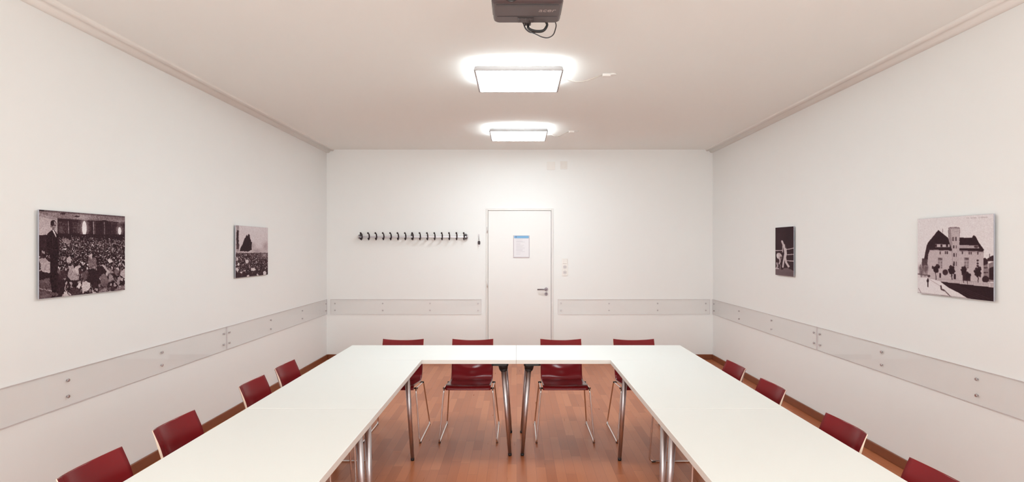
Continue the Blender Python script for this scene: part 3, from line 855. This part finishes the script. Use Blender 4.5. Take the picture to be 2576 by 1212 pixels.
A.crowd(730, 1060, 320, 1030, 90, 20, 32, 0.10, 0.35, 0.85)
A.poly([(400, 760), (450, 700), (500, 830), (520, 880), (430, 890), (390, 830)], 0.62); A.poly([(450, 770), (530, 700), (520, 830), (490, 800)], 0.74)
A.ell(415, 660, 24, 34, 0.72); A.ell(650, 620, 20, 30, 0.72); A.ell(860, 670, 20, 20, 0.8)
A.poly([(610, 700), (640, 640), (700, 650), (720, 720), (700, 760), (640, 750)], 0.5, 0.8)
A.ell(660, 840, 60, 90, 0.13); A.ell(770, 800, 55, 70, 0.14); A.poly([(760, 720), (800, 715), (850, 800), (830, 830)], 0.72)
A.ell(790, 880, 50, 70, 0.48); A.poly([(720, 1020), (800, 960), (860, 1010), (840, 1060), (720, 1060)], 0.6, 0.7)
A.ell(795, 940, 60, 40, 0.25, 0.5, 1)
A.poly([(555, 905), (630, 900), (642, 960), (605, 1000), (550, 985)], 0.80); A.ell(522, 950, 20, 28, 0.82)
A.ell(590, 830, 32, 60, 0.35); A.poly([(850, 810), (890, 880), (930, 940), (980, 870), (960, 830), (915, 900), (880, 830)], 0.6)
A.poly([(970, 790), (1030, 730), (1030, 900), (1000, 850), (960, 820)], 0.7); A.poly([(930, 960), (1020, 940), (1020, 1010), (900, 1010)], 0.55, 0.7)
A.poly([(340, 950), (370, 930), (400, 1070), (360, 1070)], 0.78); A.poly([(650, 960), (700, 1000), (720, 1030), (680, 1030)], 0.75)
A.poly([(300, 860), (360, 830), (370, 1010), (300, 1040)], 0.15); A.ell(340, 830, 40, 50, 0.25); A.ell(480, 1010, 60, 50, 0.25)
A.poly([(85, 660), (150, 640), (215, 700), (220, 800), (190, 810), (100, 770)], 0.66); A.line([(95, 780), (200, 800)], 22, 0.7)
A.ell(150, 600, 26, 34, 0.12); A.ell(130, 575, 14, 22, 0.6); A.poly([(85, 790), (200, 815), (200, 880), (85, 890)], 0.12)
A.poly([(85, 890), (215, 865), (235, 1000), (300, 1050), (85, 1110)], 0.34); A.line([(85, 975), (225, 1000)], 14, 0.6); A.ell(150, 1060, 60, 20, 0.5, 0.8, 1)
A.ell(170, 900, 40, 18, 0.5, 0.7, 1)
A.poly([(85, 405), (165, 395), (180, 540), (85, 540)], 0.18)
# standing man
A.straight()
A.poly([(222, 345), (182, 380), (170, 440), (172, 530), (190, 580), (212, 640), (212, 760), (205, 860), (222, 960), (232, 1020), (280, 1018), (276, 900), (292, 760), (300, 640), (312, 540), (300, 420), (284, 375), (250, 332)], 0.09)
A.poly([(232, 335), (250, 338), (282, 395), (276, 420), (252, 372)], 0.85); A.line([(262, 350), (280, 400)], 5, 0.1)
A.ell(248, 272, 32, 42, 0.16); A.ell(258, 282, 23, 38, 0.56); A.ell(236, 265, 20, 30, 0.10); A.line([(246, 284), (276, 286)], 6, 0.2); A.ell(222, 300, 8, 14, 0.5)
A.poly([(236, 300), (262, 310), (255, 345), (232, 335)], 0.45)
A.line([(235, 400), (240, 520)], 6, 0.2); A.line([(200, 540), (290, 560)], 6, 0.22); A.line([(296, 430), (306, 540)], 8, 0.2)
A.poly([(222, 990), (280, 1000), (282, 1020), (235, 1022)], 0.05)
A.noise(0.05, 1)
photo_panel(A, -1, 3.454, 4.213, 1.279, 1.774, 'large black and white photo of a standing man before a packed seated crowd')

# B: procession
B = Art(170, 190, (152, 175), (680, 195), (680, 955), (152, 1025), 6.63 / 5.87, 8, 1.8)
B.T = 0.86 - 0.0001 * (B.Y - 200)
B.ell(640, 500, 50, 80, 0.62, 0.8, 1); B.ell(420, 500, 50, 50, 0.65, 0.8, 1); B.ell(500, 575, 90, 45, 0.60, 0.8, 1); B.ell(600, 660, 100, 50, 0.62, 0.9, 1)
B.poly([(162, 170), (205, 170), (210, 620), (160, 620)], 0.62); B.poly([(170, 260), (200, 255), (206, 500), (200, 560), (165, 560)], 0.22, 0.8); B.line([(182, 260), (185, 480)], 14, 0.08)
B.poly([(222, 592), (230, 545), (262, 480), (300, 400), (322, 345), (335, 318), (345, 350), (360, 318), (372, 303), (385, 350), (402, 400), (420, 470), (412, 560), (362, 596)], 0.12)
B.poly([(155, 620), (700, 600), (700, 1050), (150, 1050)], 0.32, 0.9); B.poly([(150, 900), (700, 860), (700, 1060), (150, 1060)], 0.18, 0.9)
B.ell(310, 603, 140, 14, 0.78); B.crowd(615, 700, 160, 680, 260, 7, 10, 0.12, 0.4, 1.0)
B.ell(620, 650, 90, 45, 0.65, 0.7, 1); B.crowd(690, 930, 155, 680, 260, 11, 20, 0.12, 0.35, 1.0); B.poly([(150, 940), (700, 880), (700, 1060), (150, 1060)], 0.17, 0.8)
for x, y, a_, b_ in ((338, 750, 24, 34), (440, 880, 36, 24), (355, 985, 18, 20), (510, 965, 14, 18), (625, 940, 24, 44), (175, 890, 20, 34), (200, 800, 18, 28), (245, 930, 18, 12), (175, 720, 14, 30)):
    B.ell(x, y, a_, b_, 0.85)
B.noise(0.03, 1); B.blur(1)
photo_panel(B, -1, 5.868, 6.632, 1.277, 1.773, 'small black and white photo of a street crowd under a dark pointed mass')

# C: ring
C = Art(110, 190, (190, 215), (497, 195), (505, 1050), (190, 1020), 6.155 / 6.585, 5)
C.T[:] = 0.17; C.ell(250, 400, 80, 200, 0.24, 0.8, 1); C.ell(400, 400, 60, 160, 0.10, 0.6, 1)
C.poly([(180, 930), (240, 915), (400, 900), (520, 960), (520, 1080), (180, 1050)], 0.46, 0.9); C.ell(440, 1000, 80, 30, 0.36, 0.8, 1)
for p in ([(188, 606), (310, 602)], [(378, 586), (430, 580), (505, 562)], [(382, 677), (505, 668)], [(380, 778), (505, 786)]): C.line(p, 15, 0.72)
C.line([(303, 450), (322, 500), (345, 560)], 32, 0.76); C.line([(340, 520), (358, 600), (364, 660), (352, 720)], 46, 0.80)
C.line([(315, 520), (312, 632)], 15, 0.7); C.line([(345, 720), (328, 800), (318, 885)], 27, 0.78); C.line([(358, 730), (372, 800)], 34, 0.78); C.line([(372, 805), (418, 880)], 34, 0.80)
C.ell(302, 448, 14, 18, 0.8); C.line([(355, 505), (362, 560)], 12, 0.3)
C.ell(255, 700, 45, 60, 0.76, rot=-0.5); C.ell(285, 735, 22, 30, 0.4); C.ell(228, 700, 14, 40, 0.9); C.line([(262, 740), (270, 790), (255, 830)], 26, 0.72)
C.line([(215, 820), (228, 870), (210, 905)], 28, 0.66); C.line([(195, 912), (240, 912)], 22, 0.75); C.line([(275, 850), (272, 905)], 18, 0.5); C.ell(305, 915, 22, 16, 0.2)
C.line([(425, 890), (430, 920)], 12, 0.2); C.noise(0.02, 1); C.blur(1)
photo_panel(C, 1, 6.585, 6.150, 1.276, 1.772, 'narrow dark photo of a boxer standing in a ring over a crouching one')

# D: old building with round tower
D = Art(260, 220, (115, 138), (1003, 90), (1003, 1105), (120, 1015), 3.571 / 4.249, 6, 2.0)
D.straight()
D.T = 0.92 + 0 * D.X
D.poly([(245, 480), (890, 515), (885, 880), (400, 865), (150, 835), (165, 700), (190, 600), (235, 560)], 0.74)
D.poly([(225, 440), (255, 430), (262, 500), (240, 560), (235, 625), (188, 640), (205, 540)], 0.20); D.poly([(170, 605), (235, 615), (230, 690), (165, 690)], 0.32)
D.poly([(232, 425), (357, 270), (470, 362), (495, 435), (515, 505), (255, 492), (235, 470)], 0.14)
D.poly([(320, 436), (490, 440), (492, 474), (320, 474)], 0.72)
for x in (330, 395, 460): D.poly([(x - 12, 442), (x + 10, 442), (x + 10, 468), (x - 12, 468)], 0.2)
D.poly([(300, 478), (515, 488), (515, 512), (255, 500), (255, 480)], 0.16)
D.poly([(605, 362), (748, 366), (770, 335), (795, 352), (830, 420), (892, 505), (882, 526), (590, 512), (590, 445)], 0.14)
D.poly([(600, 448), (822, 454), (838, 488), (596, 488)], 0.66); D.ell(800, 470, 26, 14, 0.3)
D.line([(408, 258), (408, 300)], 4, 0.5); D.line([(255, 505), (885, 535)], 6, 0.5)
D.poly([(472, 255), (610, 255), (604, 500), (588, 865), (520, 865), (516, 500), (480, 400)], 0.72); D.poly([(472, 255), (500, 255), (520, 420), (530, 860), (520, 862), (516, 500), (480, 400)], 0.55, 0.8)
D.ell(541, 250, 69, 13, 0.42); D.ell(541, 254, 62, 10, 0.62); D.line([(472, 270), (480, 380)], 4, 0.4); D.line([(609, 262), (604, 400)], 4, 0.45); D.line([(482, 285), (606, 285)], 4, 0.58)
D.noise(0.03, 0)
for x in (530, 565): D.poly([(x - 9, 355), (x + 8, 355), (x + 8, 400), (x - 9, 400)], 0.35)
for x, y, h_ in ((543, 470, 34), (545, 565, 44), (545, 668, 52)): D.poly([(x - 11, y - h_ / 2), (x + 4, y - h_ / 2), (x + 4, y + h_ / 2), (x - 11, y + h_ / 2)], 0.18)
for x, y, h_ in ((566, 470, 34), (567, 565, 44), (568, 668, 52)): D.poly([(x - 5, y - h_ / 2), (x + 7, y - h_ / 2), (x + 7, y + h_ / 2), (x - 5, y + h_ / 2)], 0.40)
for x, y in ((380, 540), (442, 540), (463, 540), (640, 540), (718, 545), (740, 545), (820, 545)): D.poly([(x - 7, y - 18), (x + 7, y - 18), (x + 7, y + 16), (x - 7, y + 16)], 0.30)
for x in (380, 688): 
    D.poly([(x - 26, 600), (x + 26, 600), (x + 26, 725), (x - 26, 725)], 0.60)
    for yy in (602, 618): D.line([(x - 22, yy), (x + 22, yy)], 8, 0.25)
    for yy in (655, 690, 715): D.line([(x - 22, yy), (x + 22, yy)], 7, 0.45)
    D.line([(x, 640), (x, 722)], 6, 0.78)
for yy in (630, 665, 695): D.ell(818, yy, 13, 12, 0.25)
D.poly([(885, 605), (905, 600), (945, 630), (940, 690), (885, 690)], 0.2); D.poly([(930, 610), (990, 572), (1010, 572), (1010, 640), (935, 640)], 0.22); D.line([(958, 555), (958, 600)], 8, 0.3)
D.poly([(885, 690), (1010, 640), (1010, 880), (885, 880)], 0.55); D.poly([(955, 720), (1010, 700), (1010, 860), (950, 850)], 0.16); D.ell(910, 850, 40, 40, 0.2)
for yy in (715, 770): D.line([(895, yy), (935, yy)], 12, 0.25)
D.line([(940, 640), (940, 720)], 10, 0.85)
def tree(x, y, rx, ry, yt, dark=0.14):
    D.organic()
    D.line([(x, y), (x + 2, yt)], 9, 0.2); rs = D.rs
    for _ in range(26):
        a_ = rs.rand() * 6.28; q = rs.rand() ** 0.5; D.ell(x + rx * q * math.cos(a_), y + ry * q * math.sin(a_), rx * 0.32, ry * 0.26, dark + 0.12 * rs.rand())
    D.ell(x, y + ry * 0.1, rx * 0.75, ry * 0.75, dark); D.straight()
D.ell(440, 770, 32, 34, 0.25); D.poly([(370, 780), (392, 780), (392, 835), (370, 835)], 0.2)
D.poly([(645, 800), (735, 780), (735, 870), (645, 870)], 0.25); D.poly([(540, 790), (565, 790), (565, 850), (540, 850)], 0.2)
D.poly([(120, 820), (400, 850), (1010, 890), (1010, 945), (400, 882), (120, 850)], 0.80)
for i in range(60):
    x = 240 + i * 12.8; D.line([(x, 838 + (x - 240) * 0.075), (x, 868 + (x - 240) * 0.085)], 3.5, 0.5)
D.line([(240, 838), (1005, 895)], 4, 0.6)
tree(330, 725, 38, 50, 850); tree(512, 745, 36, 52, 850); tree(655, 750, 34, 48, 885); tree(700, 805, 34, 44, 905); tree(822, 765, 40, 56, 880)
for x, y in ((145, 720), (180, 700), (205, 740), (160, 770), (225, 720)):
    D.ell(x, y, 24, 40, 0.38, 0.7, 1); D.line([(x, y + 80), (x + 6, y - 40)], 5, 0.3)
D.line([(120, 790), (250, 810)], 20, 0.4, 0.7)
D.poly([(110, 830), (240, 838), (400, 882), (480, 960), (700, 1075), (480, 1060), (110, 1020)], 0.92)
D.poly([(385, 880), (620, 905), (1010, 945), (1010, 1120), (700, 1072), (600, 1010), (480, 950)], 0.12)
for k in range(4): D.line([(430 + k * 30, 900), (780 + k * 60, 1080)], 4, 0.3)
D.line([(250, 850), (380, 930), (480, 1040)], 5, 0.62); D.line([(390, 930), (395, 970), (430, 985)], 16, 0.3); D.line([(420, 970), (500, 1050)], 9, 0.4); D.line([(130, 960), (160, 1015)], 8, 0.6); D.line([(120, 1010), (480, 1050), (700, 1068)], 5, 0.55)
D.line([(237, 860), (238, 940)], 12, 0.15); D.ell(237, 870, 13, 22, 0.12); D.ell(238, 848, 7, 8, 0.2); D.ell(250, 815, 16, 14, 0.3)
rs = D.rs
for x0_, x1_ in ((690, 712), (738, 800), (828, 936)):
    x = x0_
    while x < x1_:
        h_ = 9 + 9 * rs.rand(); D.line([(x, 135 - h_ * 0.5 - (x - 690) * 0.03), (x + 5, 135 + h_ * 0.5 - (x - 690) * 0.03)], 3.4, 0.66); x += 10
    D.line([(x0_, 137 - (x0_ - 690) * 0.03), (x1_, 134 - (x1_ - 690) * 0.03)], 3.2, 0.72)
D.noise(0.02, 1); D.blur(1)
photo_panel(D, 1, 4.249, 3.571, 1.256, 1.757, 'pale old photo of a large building with a round tower and street trees')
